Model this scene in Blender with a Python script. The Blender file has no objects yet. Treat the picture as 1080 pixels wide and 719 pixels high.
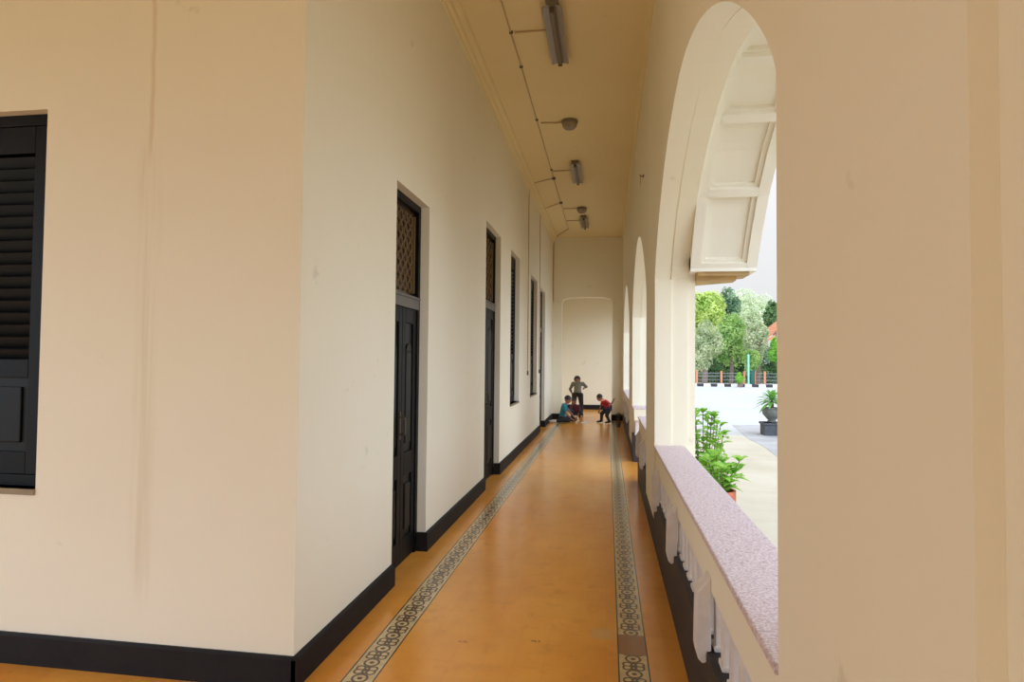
import bpy, bmesh, math, random
from mathutils import Vector, Matrix, Euler
random.seed(7)
PI = math.pi
C = bpy.context.scene.collection
S = bpy.context.scene

# ------------------------------------------------------------------ materials
def srgb(r, g, b):
    f = lambda c: (c/255/12.92) if c/255 <= 0.04045 else ((c/255+0.055)/1.055)**2.4
    return (f(r), f(g), f(b), 1)

class NT:
    def __init__(s, mat):
        s.t = mat.node_tree; s.n = s.t.nodes; s.l = s.t.links
    def new(s, typ, **kw):
        n = s.n.new(typ)
        for k, v in kw.items(): setattr(n, k, v)
        return n
    def put(s, sock, v):
        if hasattr(v, 'is_output'): s.l.new(v, sock)
        else: sock.default_value = v
    def m(s, op, a, b=0.0, c=0.0):
        n = s.new('ShaderNodeMath', operation=op)
        s.put(n.inputs[0], a); s.put(n.inputs[1], b); s.put(n.inputs[2], c)
        return n.outputs[0]
    def mix(s, f, a, b):
        n = s.new('ShaderNodeMix', data_type='RGBA')
        s.put(n.inputs[0], f); s.put(n.inputs[6], a); s.put(n.inputs[7], b)
        return n.outputs[2]
    def pos(s):
        g = s.new('ShaderNodeNewGeometry'); x = s.new('ShaderNodeSeparateXYZ')
        s.l.new(g.outputs['Position'], x.inputs[0]); return g.outputs['Position'], x.outputs[0], x.outputs[1], x.outputs[2]
    def noise(s, vec, scale, detail=4, rough=.5):
        n = s.new('ShaderNodeTexNoise'); s.put(n.inputs['Scale'], scale); s.put(n.inputs['Detail'], detail); s.put(n.inputs['Roughness'], rough)
        if vec is not None: s.l.new(vec, n.inputs['Vector'])
        return n.outputs[0]
    def step(s, v, lo, hi):
        n = s.new('ShaderNodeMapRange', interpolation_type='SMOOTHSTEP'); s.put(n.inputs[0], v); n.inputs[1].default_value = lo; n.inputs[2].default_value = hi
        return n.outputs[0]
    def band(s, v, lo, hi, e=.002):
        return s.m('MULTIPLY', s.step(v, lo-e, lo+e), s.m('SUBTRACT', 1.0, s.step(v, hi-e, hi+e)))
    def bump(s, h, strength, dist=.01):
        n = s.new('ShaderNodeBump'); n.inputs['Strength'].default_value = strength; n.inputs['Distance'].default_value = dist
        s.l.new(h, n.inputs['Height']); s.l.new(n.outputs[0], s.bsdf().inputs['Normal'])
    def bsdf(s): return s.n['Principled BSDF']

def mat(name, col, rough=.6, var=.0, scale=5., bump=0, bscale=60., metal=0., spec=.5, col2=None, coat=0):
    m = bpy.data.materials.new(name); m.use_nodes = True; t = NT(m); b = t.bsdf()
    b.inputs['Roughness'].default_value = rough; b.inputs['Metallic'].default_value = metal
    b.inputs['Specular IOR Level'].default_value = spec; b.inputs['Coat Weight'].default_value = coat
    b.inputs['Base Color'].default_value = col
    tc = t.new('ShaderNodeTexCoord').outputs['Object']
    if var or col2:
        c2 = col2 or tuple(c*(1-var) for c in col[:3])+(1,)
        t.l.new(t.mix(t.step(t.noise(tc, scale), .35, .65), col, c2), b.inputs['Base Color'])
    if bump: t.bump(t.noise(tc, bscale), bump)
    m.diffuse_color = col
    return m

M = {}
def plaster(name, base, stain=False):
    m = bpy.data.materials.new(name); m.use_nodes = True; t = NT(m); b = t.bsdf()
    P, x, y, z = t.pos()
    col = t.mix(t.m('MULTIPLY', t.step(t.noise(P, .9, 3), .4, .75), .35), base, tuple(c*k for c, k in zip(base[:3], (.95, .92, .86)))+(1,))
    sp = t.m('MULTIPLY', t.step(t.noise(P, 4.5, 5, .62), .66, .74), .28)
    col = t.mix(sp, col, srgb(178, 160, 132))
    if stain:
        n = t.m('MULTIPLY', t.m('SUBTRACT', t.noise(P, 3.0, 4), .5), .05)
        xx = t.m('ABSOLUTE', t.m('ADD', t.m('ADD', x, 2.345), n))
        up = t.step(z, 2.55, 2.75)
        thin = t.m('MULTIPLY', t.m('SUBTRACT', 1.0, t.step(xx, .0, .022)), up)
        low = t.m('MULTIPLY', t.m('MULTIPLY', t.m('SUBTRACT', 1.0, t.step(xx, .02, .085)), t.m('SUBTRACT', 1.0, t.step(z, 2.6, 2.75))), t.step(z, .25, .6))
        streak = t.new('ShaderNodeMapping'); streak.inputs['Scale'].default_value = (28, 1, .7); t.l.new(P, streak.inputs[0])
        s2 = t.step(t.noise(streak.outputs[0], 1.0, 3), .3, .7)
        col = t.mix(t.m('MULTIPLY', thin, .30), col, srgb(190, 146, 76))
        col = t.mix(t.m('MULTIPLY', t.m('MULTIPLY', low, s2), .30), col, srgb(196, 176, 132))
    t.l.new(col, b.inputs['Base Color']); b.inputs['Roughness'].default_value = .75; b.inputs['Specular IOR Level'].default_value = .25
    t.bump(t.noise(P, 14, 6, .6), .12, .01)
    return m
WB = srgb(236, 228, 203)
M['wall'] = plaster('wall_plaster', WB)
M['wall_st'] = plaster('wall_plaster_stained', WB, True)
M['ceil'] = plaster('ceiling_plaster', srgb(236, 219, 172))
M['hood'] = plaster('hood_plaster', srgb(232, 226, 208))
M['underside'] = mat('ochre_underside', srgb(186, 152, 96), .7, .2, 5)  # ochre tone for the layers under the hood brackets
M['base'] = mat('dark_skirting_paint', srgb(25, 22, 21), .65, .3, 3, .15, 30, spec=.3)
M['plinth'] = mat('brown_plinth_paint', srgb(44, 38, 36), .6, .25, 3, .15, 30)
M['dark'] = mat('dark_green_black_paint', srgb(14, 15, 13), .5, .25, 4, .05, 40, spec=.2)
M['dark2'] = mat('dark_panel_paint', srgb(16, 17, 14), .45, .2, 4, spec=.25)
M['bar'] = mat('grey_transom_paint', srgb(92, 86, 74), .4, .2, 4)
M['stone'] = mat('window_sill_wood', srgb(150, 132, 100), .6, .2, 8)
M['bal'] = mat('balustrade_paint', srgb(226, 216, 206), .6, .12, 8, .1, 30)
M['metalw'] = mat('lamp_grey_enamel', srgb(122, 112, 100), .4, .1, 8)
M['refl'] = mat('lamp_reflector', srgb(150, 142, 130), .3)
M['tube'] = mat('unlit_tube_glass', srgb(116, 104, 88), .4)
M['dome'] = mat('dome_glass', srgb(150, 138, 120), .25)
M['cond'] = mat('conduit_painted', srgb(206, 180, 138), .5, .15, 6)
M['clip'] = mat('conduit_clip', srgb(92, 78, 60), .5)
M['terra'] = mat('terracotta', srgb(196, 112, 78), .8, .25, 9, .2, 40)
M['potgrey'] = mat('grey_pot', srgb(110, 112, 104), .7, .3, 9, .2, 30)
M['dkstone'] = mat('dark_planter_stone', srgb(78, 80, 84), .8, .25, 9, .2, 30)
M['soil'] = mat('soil', srgb(60, 46, 36), .95, .3, 20, .5, 40)
M['bark'] = mat('bark', srgb(128, 106, 92), .9, .3, 6, .4, 20)
M['kerbw'] = mat('kerb_white', srgb(238, 236, 230), .8, .1)
M['kerbk'] = mat('kerb_black', srgb(60, 56, 54), .8, .2)
M['orange'] = mat('orange_post_paint', srgb(226, 140, 96), .6, .1)
M['wire'] = mat('fence_wire', srgb(150, 150, 146), .6)
M['teal'] = mat('pole_paint_turquoise', srgb(150, 214, 190), .5)
M['dkgreen'] = mat('dark_green_box', srgb(20, 90, 74), .6)

def leafmat(name, c1, c2, sc=3.):
    m = bpy.data.materials.new(name); m.use_nodes = True; t = NT(m); b = t.bsdf()
    P, x, y, z = t.pos()
    t.l.new(t.mix(t.step(t.noise(P, sc, 3), .35, .65), c1, c2), b.inputs['Base Color'])
    b.inputs['Roughness'].default_value = .5
    tr = t.new('ShaderNodeBsdfTranslucent'); tr.inputs[0].default_value = tuple(min(1, c*1.5) for c in c2[:3])+(1,)
    mx = t.new('ShaderNodeMixShader'); mx.inputs[0].default_value = .35
    t.l.new(b.outputs[0], mx.inputs[1]); t.l.new(tr.outputs[0], mx.inputs[2]); t.l.new(mx.outputs[0], t.n['Material Output'].inputs[0])
    return m
M['lf_near'] = leafmat('leaves_near', srgb(98, 158, 50), srgb(160, 200, 84), 12)
M['lf_pot'] = leafmat('leaves_potted', srgb(66, 120, 50), srgb(126, 176, 84), 8)

# granite cap
def granite():
    m = bpy.data.materials.new('pink_granite'); m.use_nodes = True; t = NT(m); b = t.bsdf()
    P, x, y, z = t.pos()
    n1 = t.noise(P, 95, 3, .7); n2 = t.noise(P, 42, 3, .6)
    col = t.mix(t.step(n1, .42, .6), srgb(196, 172, 172), srgb(226, 212, 214))
    col = t.mix(t.m('MULTIPLY', t.step(n2, .56, .68), .5), col, srgb(150, 122, 124))
    j = t.m('PINGPONG', t.m('ADD', y, .18), .5)
    col = t.mix(t.m('MULTIPLY', t.m('SUBTRACT', 1.0, t.step(j, .0, .004)), .35), col, srgb(130, 110, 108))
    t.l.new(col, b.inputs['Base Color']); b.inputs['Roughness'].default_value = .5
    t.bump(n2, .25, .004); return m
M['granite'] = granite()

def floor_mat():
    m = bpy.data.materials.new('ochre_floor_tiles'); m.use_nodes = True; t = NT(m); b = t.bsdf()
    P, x, y, z = t.pos()
    mp = t.new('ShaderNodeMapping'); mp.inputs['Scale'].default_value = (1, .35, 1); t.l.new(P, mp.inputs[0])
    base = t.mix(t.step(t.noise(mp.outputs[0], 1.6, 5, .6), .3, .7), srgb(232, 164, 70), srgb(222, 146, 54))
    base = t.mix(t.m('MULTIPLY', t.step(t.noise(P, 7, 5, .65), .5, .8), .35), base, srgb(160, 96, 44))
    tw = .163
    # faint joints
    jx = t.m('PINGPONG', t.m('DIVIDE', t.m('ADD', x, 1.3026), tw), .5); jy = t.m('PINGPONG', t.m('DIVIDE', y, tw), .5)
    j = t.m('MAXIMUM', t.m('SUBTRACT', 1.0, t.step(jx, .0, .02)), t.m('SUBTRACT', 1.0, t.step(jy, .0, .02)))
    # per-tile tint
    fl = t.new('ShaderNodeCombineXYZ'); t.l.new(t.m('FLOOR', t.m('DIVIDE', t.m('ADD', x, 1.3026), tw)), fl.inputs[0]); t.l.new(t.m('FLOOR', t.m('DIVIDE', y, tw)), fl.inputs[1])
    wn = t.new('ShaderNodeTexWhiteNoise'); t.l.new(fl.outputs[0], wn.inputs['Vector'])
    base = t.mix(t.m('MULTIPLY', wn.outputs[0], .07), base, srgb(150, 84, 36))
    base = t.mix(t.m('MULTIPLY', j, .09), base, srgb(120, 72, 34))
    # small dark scuffs
    for (sx, sy) in ((-.802, 3.50), (-.397, 3.575)):
        d = t.m('ADD', t.m('POWER', t.m('DIVIDE', t.m('SUBTRACT', x, sx), .035), 2.0), t.m('POWER', t.m('DIVIDE', t.m('SUBTRACT', y, sy), .018), 2.0))
        n = t.step(t.noise(P, 60, 3), .4, .6)
        base = t.mix(t.m('MULTIPLY', t.m('MULTIPLY', t.m('SUBTRACT', 1.0, t.step(d, .4, 1.0)), n), .75), base, srgb(92, 50, 30))
    d = t.m('MAXIMUM', t.m('ABSOLUTE', t.m('DIVIDE', t.m('SUBTRACT', x, -.02), .07)), t.m('ABSOLUTE', t.m('DIVIDE', t.m('SUBTRACT', y, 3.74), .07)))
    base = t.mix(t.m('MULTIPLY', t.m('SUBTRACT', 1.0, t.step(d, .8, 1.1)), .35), base, srgb(190, 170, 120))
    col = base
    for (x0, w, ph, gap) in ((-1.3026, .163, 0., None), (.062, .163, .05, (3.50, 3.75))):
        u = t.m('DIVIDE', t.m('SUBTRACT', x, x0), w)           # 0..1 across
        a = t.m('MULTIPLY', t.m('SUBTRACT', u, .5), 2.0)       # -1..1
        aa = t.m('ABSOLUTE', a)
        bb = t.m('MULTIPLY', t.m('PINGPONG', t.m('DIVIDE', t.m('ADD', y, ph), w), .5), 2.0)   # 0..1 from joint to centre
        bc = t.m('SUBTRACT', 1.0, bb)
        inside = t.band(u, 0., 1.)
        tan = t.mix(t.step(t.noise(P, 20, 3), .3, .7), srgb(214, 190, 140), srgb(196, 170, 122))
        def ring(px, py, r, th):
            dd = t.m('SQRT', t.m('ADD', t.m('POWER', t.m('SUBTRACT', aa, px), 2.0), t.m('POWER', t.m('SUBTRACT', bb, py), 2.0)))
            return t.m('SUBTRACT', 1.0, t.step(t.m('ABSOLUTE', t.m('SUBTRACT', dd, r)), th*.6, th*1.2))
        def disc(px, py, r):
            dd = t.m('SQRT', t.m('ADD', t.m('POWER', t.m('SUBTRACT', aa, px), 2.0), t.m('POWER', t.m('SUBTRACT', bb, py), 2.0)))
            return t.m('SUBTRACT', 1.0, t.step(dd, r*.85, r*1.1))
        mo = ring(0., 1., .46, .085)
        for r in (disc(0., 1., .17), ring(.40, .22, .27, .08), disc(.0, .42, .14), disc(0., .0, .17)):
            mo = t.m('MAXIMUM', mo, r)
        # bars at joints
        mo = t.m('MAXIMUM', mo, t.m('MULTIPLY', t.m('SUBTRACT', 1.0, t.step(bb, .04, .09)), t.m('SUBTRACT', 1.0, t.step(aa, .55, .62))))
        mo = t.m('MULTIPLY', mo, t.m('SUBTRACT', 1.0, t.step(aa, .70, .74)))
        st = t.mix(t.m('MULTIPLY', mo, .92), tan, srgb(72, 50, 42))
        if gap: st = t.mix(t.m('MULTIPLY', t.band(y, gap[0], gap[1], .004), 1.0), st, srgb(150, 104, 62))
        line = t.m('SUBTRACT', 1.0, t.m('MULTIPLY', t.step(aa, .0, .93), t.m('SUBTRACT', 1.0, t.step(aa, .91, .94))))
        edge = t.band(aa, .90, 1.0, .01)
        st = t.mix(edge, st, srgb(56, 54, 50))
        col = t.mix(inside, col, st)
    t.l.new(col, b.inputs['Base Color'])
    b.inputs['Roughness'].default_value = .3; b.inputs['Specular IOR Level'].default_value = .6
    rr = t.new('ShaderNodeMapRange'); t.l.new(t.noise(P, 2.5, 5, .6), rr.inputs[0]); rr.inputs[3].default_value = .12; rr.inputs[4].default_value = .32
    t.l.new(rr.outputs[0], b.inputs['Roughness'])
    t.bump(t.noise(P, 5, 3), .05, .01)
    return m
M['floor'] = floor_mat()

def ground_mat():
    m = bpy.data.materials.new('sandy_courtyard'); m.use_nodes = True; t = NT(m); b = t.bsdf()
    P, x, y, z = t.pos()
    sand = t.mix(t.step(t.noise(P, .8, 6, .6), .3, .7), srgb(204, 194, 172), srgb(192, 180, 156))
    sp = t.step(t.noise(P, 3.5, 4, .7), .69, .73)
    sand = t.mix(t.m('MULTIPLY', sp, .5), sand, srgb(140, 122, 92))
    conc = t.mix(t.step(t.noise(P, .3, 4), .3, .7), srgb(196, 194, 192), srgb(188, 186, 184))
    col = t.mix(t.step(t.m('ADD', y, t.m('MULTIPLY', t.noise(P, .6, 3), .6)), 18.2, 18.9), sand, conc)
    t.l.new(col, b.inputs['Base Color']); b.inputs['Roughness'].default_value = .9
    t.bump(t.noise(P, 8, 4), .2, .02); return m
M['ground'] = ground_mat()
M['ground_patch'] = mat('grey_ground_patch', srgb(182, 178, 176), .7, .2, 1.5, .2, 10)  # mottled grey for one patch of courtyard ground

# ------------------------------------------------------------------ mesh builders
class MB:
    def __init__(s): s.bm = bmesh.new()
    def box(s, x0, x1, y0, y1, z0, z1, mtx=None):
        r = bmesh.ops.create_cube(s.bm, size=1, matrix=Matrix.Translation(((x0+x1)/2, (y0+y1)/2, (z0+z1)/2)) @ Matrix.Diagonal((x1-x0, y1-y0, z1-z0, 1)))
        if mtx: bmesh.ops.transform(s.bm, matrix=mtx, verts=r['verts'])
        return s
    def quad(s, *pts):
        s.bm.faces.new([s.bm.verts.new(p) for p in pts]); return s
    def tube(s, pts, r, seg=8):
        pts = [Vector(p) for p in pts]; rings = []
        rr = r if isinstance(r, (list, tuple)) else [r]*len(pts)
        up = Vector((.31, .17, .93))
        for i, p in enumerate(pts):
            d = (pts[min(i+1, len(pts)-1)]-pts[max(i-1, 0)]).normalized()
            a = d.cross(up)
            if a.length < .05: a = d.cross(Vector((1, 0, 0)))
            a.normalize(); b = d.cross(a)
            rings.append([s.bm.verts.new(p+(a*math.cos(2*PI*k/seg)+b*math.sin(2*PI*k/seg))*rr[i]) for k in range(seg)])
        for i in range(len(rings)-1):
            for k in range(seg):
                s.bm.faces.new([rings[i][k], rings[i][(k+1) % seg], rings[i+1][(k+1) % seg], rings[i+1][k]])
        s.bm.faces.new(rings[0][::-1]); s.bm.faces.new(rings[-1]); return s
    def lathe(s, prof, seg=24, loc=(0, 0, 0)):
        L = Vector(loc); rings = []
        for r, z in prof:
            rings.append([s.bm.verts.new(L+Vector((r*math.cos(2*PI*k/seg), r*math.sin(2*PI*k/seg), z))) for k in range(seg)])
        for i in range(len(rings)-1):
            for k in range(seg): s.bm.faces.new([rings[i][k], rings[i][(k+1) % seg], rings[i+1][(k+1) % seg], rings[i+1][k]])
        s.bm.faces.new(rings[0][::-1]); s.bm.faces.new(rings[-1]); return s
    def prism(s, poly, axis, a, b):
        """poly in the plane normal to axis, extruded from a to b"""
        def P(u, v, w): return {'x': (w, u, v), 'y': (u, w, v), 'z': (u, v, w)}[axis]
        A = [s.bm.verts.new(P(u, v, a)) for u, v in poly]; B = [s.bm.verts.new(P(u, v, b)) for u, v in poly]
        s.bm.faces.new(A); s.bm.faces.new(B[::-1]); n = len(poly)
        for i in range(n): s.bm.faces.new([A[i], B[i], B[(i+1) % n], A[(i+1) % n]])
        return s
    def build(s, name, m, parent=None, smooth=False, bevel=0, loc=None):
        bmesh.ops.recalc_face_normals(s.bm, faces=s.bm.faces)
        me = bpy.data.meshes.new(name); s.bm.to_mesh(me); s.bm.free()
        ms = m if isinstance(m, list) else [m]
        for k in ms: me.materials.append(k)
        if smooth:
            for p in me.polygons: p.use_smooth = True
        o = bpy.data.objects.new(name, me); C.objects.link(o)
        if parent: o.parent = parent
        if loc: o.location = loc
        if bevel:
            b = o.modifiers.new('bevel', 'BEVEL'); b.width = bevel; b.segments = 2; b.limit_method = 'ANGLE'
        return o

def struct(o): o['kind'] = 'structure'; return o
def thing(name, label, cat, loc=(0, 0, 0), rz=0, group=None):
    o = bpy.data.objects.new(name, None); C.objects.link(o); o.location = loc; o.rotation_euler = (0, 0, rz)
    o.empty_display_size = .1
    return tag(o, label, cat, group)
def tag(o, label, cat, group=None, kind=None):
    o['label'] = label; o['category'] = cat
    if group: o['group'] = group
    if kind: o['kind'] = kind
    return o

# ------------------------------------------------------------------ dimensions (metres; camera stands at x=0 y=0)
XL, XR, ZC = -1.5, .415, 5.0
YN, YE = 2.8665, 17.05       # near wall, far cross wall
SPR, RISE = 2.33, .98
ARCHES = [(-1.30, 1.4), (3.63, 2.01), (8.76, 1.89), (14.3, 2.12)]   # centre, half span
def curve(c, a, off=0, n=40):
    pts = []
    for i in range(n+1):
        u = -math.cos(PI*i/n); r = max(0, 1-abs(u)**1.9)**.75 if u > 0 else max(0, 1-abs(u)**1.75)**.8
        pts.append((c+(a+off)*u, SPR+(RISE+off)*r))
    return pts

# floor / ceiling
o = MB()
o.box(-5.7, .45, -3, YN+.02, -.05, 0).box(-1.95, .45, YN+.02, YE+.35, -.05, 0).box(-4.0, .9, YE+.35, 21.2, -.05, 0)
o.box(.45, .9, 8.55, 10.12, -.05, 0)
struct(o.build('floor', M['floor']))
o = MB().box(-5.9, .75, -3.2, YN+.2, ZC, ZC+.2).box(-1.9, .75, YN+.2, 21.4, ZC, ZC+.2)
struct(o.build('ceiling', M['ceil']))

# left wall with openings: (y0, y1, z0, z1)
OPEN = [(4.25, 5.08, 0, 2.89), (7.56, 8.64, 0, 3.345), (9.58, 10.56, .905, 3.34), (12.14, 13.26, .905, 3.30), (13.9, 14.98, 0, 3.25)]
def wall_cells(mb, lo, hi, z1, opens, emit):
    y = lo
    for (a, b, c, d) in opens:
        emit(y, a, 0, z1)
        if c > 0: emit(a, b, 0, c)
        emit(a, b, d, z1); y = b
    emit(y, hi, 0, z1)
w = MB()
wall_cells(w, YN, 21.0, ZC, OPEN, lambda a, b, c, d: w.box(XL-.38, XL, a, b, c, d))
struct(w.build('wall_left', M['wall']))
w = MB()
w.box(-2.966, XL-.0, YN, YN+.3, 0, ZC) if False else None
w.box(-2.966, XL-.38, YN, YN+.32, 0, ZC).box(-4.06, -2.966, YN, YN+.32, 0, .9).box(-4.06, -2.966, YN, YN+.32, 2.92, ZC).box(-5.9, -4.06, YN, YN+.32, 0, ZC)
# the left wall's end shows on this plane too
struct(w.build('wall_front', M['wall_st']))
# skirting
bh, bt = .155, .022
def skirt_left(a, b):
    m_ = MB().prism([(XL, 0), (XL+bt, 0), (XL+bt, bh-.012), (XL+.012, bh), (XL, bh)], 'y', a, b)
    return m_
s_ = MB(); ys = YN
segs = [(YN-bt, 4.25), (5.08, 7.56), (8.64, 13.9), (14.98, YE)]
for a, b in segs:
    s_.prism([(XL-.001, 0), (XL+bt, 0), (XL+bt, bh-.012), (XL+.012, bh), (XL-.001, bh)], 'y', a, b)
for y in (4.25, 7.56, 13.9): s_.box(XL-.07, XL+bt, y-.001, y+.02, 0, bh)
for y in (5.08, 8.64, 14.98): s_.box(XL-.07, XL+bt, y-.02, y+.001, 0, bh)
struct(s_.build('baseboard_left', M['base']))
s_ = MB().prism([(YN+.001, 0), (YN-bt, 0), (YN-bt, bh-.012), (YN-.012, bh), (YN+.001, bh)], 'x', -5.7, XL+bt*.98)
struct(s_.build('baseboard_front', M['base']))

# cornice along the left wall
def cornice(x, sx, y0, y1, name):
    p = [(x, 4.84), (x+sx*.018, 4.84), (x+sx*.025, 4.87), (x+sx*.05, 4.885), (x+sx*.06, 4.93), (x+sx*.10, 4.96), (x+sx*.11, 5.0), (x, 5.0)]
    struct(MB().prism(p, 'y', y0, y1).build(name, M['ceil']))
cornice(XL, 1, YN, YE, 'trim_1')
struct(MB().prism([(XR, 4.93), (XR-.015, 4.93), (XR-.05, 5.0), (XR, 5.0)], 'y', .8, YE).build('trim_2', M['ceil']))

# ------------------------------------------------------------------ arcade wall on the right
def arch_slab(mb, x0, x1, ya, yb, arches, off=0, zt=ZC, jamb=0.0):
    stations = [(ya, 0.0, 'p')]
    y = ya
    def col(a, za, b, zb):
        P = [(x0, a, za), (x0, b, zb), (x0, b, zt), (x0, a, zt)]; Q = [(x1, p[1], p[2]) for p in P]
        mb.quad(*P); mb.quad(*Q); mb.quad(P[0], P[1], Q[1], Q[0]); mb.quad(P[3], P[2], Q[2], Q[3])
    for (c, a) in arches:
        j0, j1 = c-a-jamb, c+a+jamb
        col(y, 0, j0, 0)
        pts = curve(c, a, off)
        mb.quad((x0, j0, 0), (x1, j0, 0), (x1, j0, SPR), (x0, j0, SPR)); mb.quad((x0, j1, 0), (x1, j1, 0), (x1, j1, SPR), (x0, j1, SPR))
        # ledges at the springing
        if abs(off-jamb) > 1e-5:
            for (p, q) in ((j0, pts[0][0]), (j1, pts[-1][0])): mb.quad((x0, p, SPR), (x1, p, SPR), (x1, q, SPR), (x0, q, SPR))
            if off > jamb:
                pass
        # wall columns over the curve; clipped to the jamb line
        for (p, q) in zip(pts[:-1], pts[1:]): col(p[0], p[1], q[0], q[1])
        if pts[0][0] > j0+1e-6: col(j0, SPR, pts[0][0], SPR); col(pts[-1][0], SPR, j1, SPR)
        y = j1
    col(y, 0, yb, 0)
    mb.quad((x0, ya, 0), (x1, ya, 0), (x1, ya, zt), (x0, ya, zt)); mb.quad((x0, yb, 0), (x1, yb, 0), (x1, yb, zt), (x0, yb, zt))
w = MB()
arch_slab(w, XR, .545, .787, YE+.3, ARCHES[1:])
arch_slab(w, .545, .56, .787, YE+.3, ARCHES[1:], off=-.0 , jamb=.0) if False else None
arch_slab(w, .559, .70, .787, YE+.3, [(c, a+.012) for c, a in ARCHES[1:]])
bmesh.ops.remove_doubles(w.bm, verts=w.bm.verts, dist=1e-5)
struct(w.build('wall_right', M['wall']))
# groove slab between the two orders (bigger opening above the springing)
w = MB(); arch_slab(w, .5451, .5589, .80, YE+.29, [(c, a+.03) for c, a in ARCHES[1:]])
for c, a in ARCHES[1:]:
    for s in (-1, 1):
        w.box(.5451, .5589, min(c+s*(a+.03), c+s*a), max(c+s*(a+.03), c+s*a), 0, SPR)
struct(w.build('trim_3', M['wall']))
# outer pier faces, set back a little
w = MB()
prev = .787
for i, (c, a) in enumerate(ARCHES[1:]):
    w.box(.70, .765, prev, c-a-.02, 0, ZC); prev = c+a+.02
w.box(.70, .765, prev, YE+.3, 0, ZC)
for c, a in ARCHES[1:]: w.box(.70, .765, c-a-.02, c+a+.02, 3.46, ZC)
struct(w.build('trim_4', M['wall']))
# the stretch behind the photographer (recessed by a few centimetres)
w = MB(); arch_slab(w, .447, .70, -3.2, .787, [ARCHES[0]]); struct(w.build('wall_back', M['wall']))

# coffered hoods outside each arch
def hood_curve(c, a, off=0, n=14):
    k = a/2.01
    ctrl = [(1.87, 2.375), (1.66, 2.66), (1.42, 2.93), (1.12, 3.16), (.80, 3.325), (.45, 3.42), (0, 3.455)]
    half = [(c+x*k, z) for x, z in ctrl]
    full = half[:-1] + [(c, 3.455)] + [(2*c-y, z) for y, z in half[:-1]][::-1]
    # resample evenly and offset outward
    res = []; L = [0]
    for p, q in zip(full[:-1], full[1:]): L.append(L[-1]+math.dist(p, q))
    N = 60
    for i in range(N+1):
        s = L[-1]*i/N; j = max(k_ for k_ in range(len(L)) if L[k_] <= s+1e-9); j = min(j, len(full)-2)
        t = (s-L[j])/(L[j+1]-L[j]); y = full[j][0]*(1-t)+full[j+1][0]*t; z = full[j][1]*(1-t)+full[j+1][1]*t
        res.append((y, z))
    out = []
    for i, p in enumerate(res):
        d = Vector(res[min(i+1, N)])-Vector(res[max(i-1, 0)]); d.normalize()
        nrm = Vector((d.y, -d.x))            # outward
        if nrm.y < 0 and abs(nrm.y) > .01: nrm = -nrm
        if i < 3: nrm = Vector((abs(nrm.x), nrm.y))
        if i > N-3: nrm = Vector((-abs(nrm.x), nrm.y))
        out.append((p[0]+nrm.x*off, p[1]+nrm.y*off))
    return out
def hood(c, a, name):
    mb = MB(); HX0, HX1 = .70, 1.245
    inner = hood_curve(c, a, 0); mid = hood_curve(c, a, .028); deep = hood_curve(c, a, .055); N = len(inner)-1
    def strip(x0, x1, lo, hi, i0, i1):
        for i in range(i0, i1):
            A = [(x0, *lo[i]), (x1, *lo[i]), (x1, *lo[i+1]), (x0, *lo[i+1])]; B = [(x0, *hi[i]), (x1, *hi[i]), (x1, *hi[i+1]), (x0, *hi[i+1])]
            mb.quad(*A); mb.quad(*B); mb.quad(A[0], A[3], B[3], B[0]); mb.quad(A[1], A[2], B[2], B[1])
            if i == i0: mb.quad(A[0], A[1], B[1], B[0])
            if i == i1-1: mb.quad(A[2], A[3], B[3], B[2])
    outer = hood_curve(c, a, .20)
    strip(HX0, HX1, deep, outer, 0, N)
    strip(HX0, HX0+.085, inner, deep, 0, N); strip(HX1-.085, HX1, inner, deep, 0, N)
    # mid-depth inner moulding and ribs
    RB = [0, 9, 18, 26, 34, 42, 51, 60]; K = 7
    dd = hood_curve(c, a, 0)
    for k in range(K+1):
        f = RB[k]
        i0, i1 = max(0, f-0), min(N, f+1)
        if k == K: i0, i1 = N-1, N
        elif 0 < k < K: i0, i1 = f, f+1
        strip(HX0+.08, HX1-.08, inner, deep, i0, i1)
    for k in range(K):
        i0 = RB[k]+1; i1 = RB[k+1]
        if k == K-1: i1 = N-1
        strip(HX0+.085, HX0+.12, mid, deep, i0, i1); strip(HX1-.12, HX1-.085, mid, deep, i0, i1)
        # thin moulding beside each rib
        for (p, q) in ((i0, 0.32), (i1, -0.32)):
            A0 = mid[p]; nb = mid[p+1] if q > 0 else mid[p-1]
            B0 = (A0[0]+(nb[0]-A0[0])*abs(q), A0[1]+(nb[1]-A0[1])*abs(q))
            D0 = deep[p]; nd = deep[p+1] if q > 0 else deep[p-1]; E0 = (D0[0]+(nd[0]-D0[0])*abs(q), D0[1]+(nd[1]-D0[1])*abs(q))
            mb.quad((HX0+.12, *A0), (HX1-.12, *A0), (HX1-.12, *B0), (HX0+.12, *B0))
            mb.quad((HX0+.12, *B0), (HX1-.12, *B0), (HX1-.12, *E0), (HX0+.12, *E0))
    # brackets carrying the ends: slabs with a slanted outline seen from below
    for s in (1, -1):
        y0 = inner[0][0] if s > 0 else inner[-1][0]
        poly = [(.70, y0-s*.02), (1.245, y0-s*.02), (1.245, y0+s*.30), (.70, y0+s*.62)]
        mb.prism(poly, 'z', 2.375, 2.50)
        bd = MB().prism([(.766, y0+s*.01), (1.19, y0+s*.01), (1.19, y0+s*.26), (.766, y0+s*.60)], 'z', 2.345, 2.375)
        bd.prism([(.766, y0+s*.10), (1.10, y0+s*.10), (1.10, y0+s*.26), (.766, y0+s*.5)], 'z', 2.31, 2.345)
        struct(bd.build('trim_%d' % (6 if s > 0 else 7), M['underside']))
    return struct(mb.build(name, M['hood']))
hood(*ARCHES[1], 'trim_5')

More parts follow.
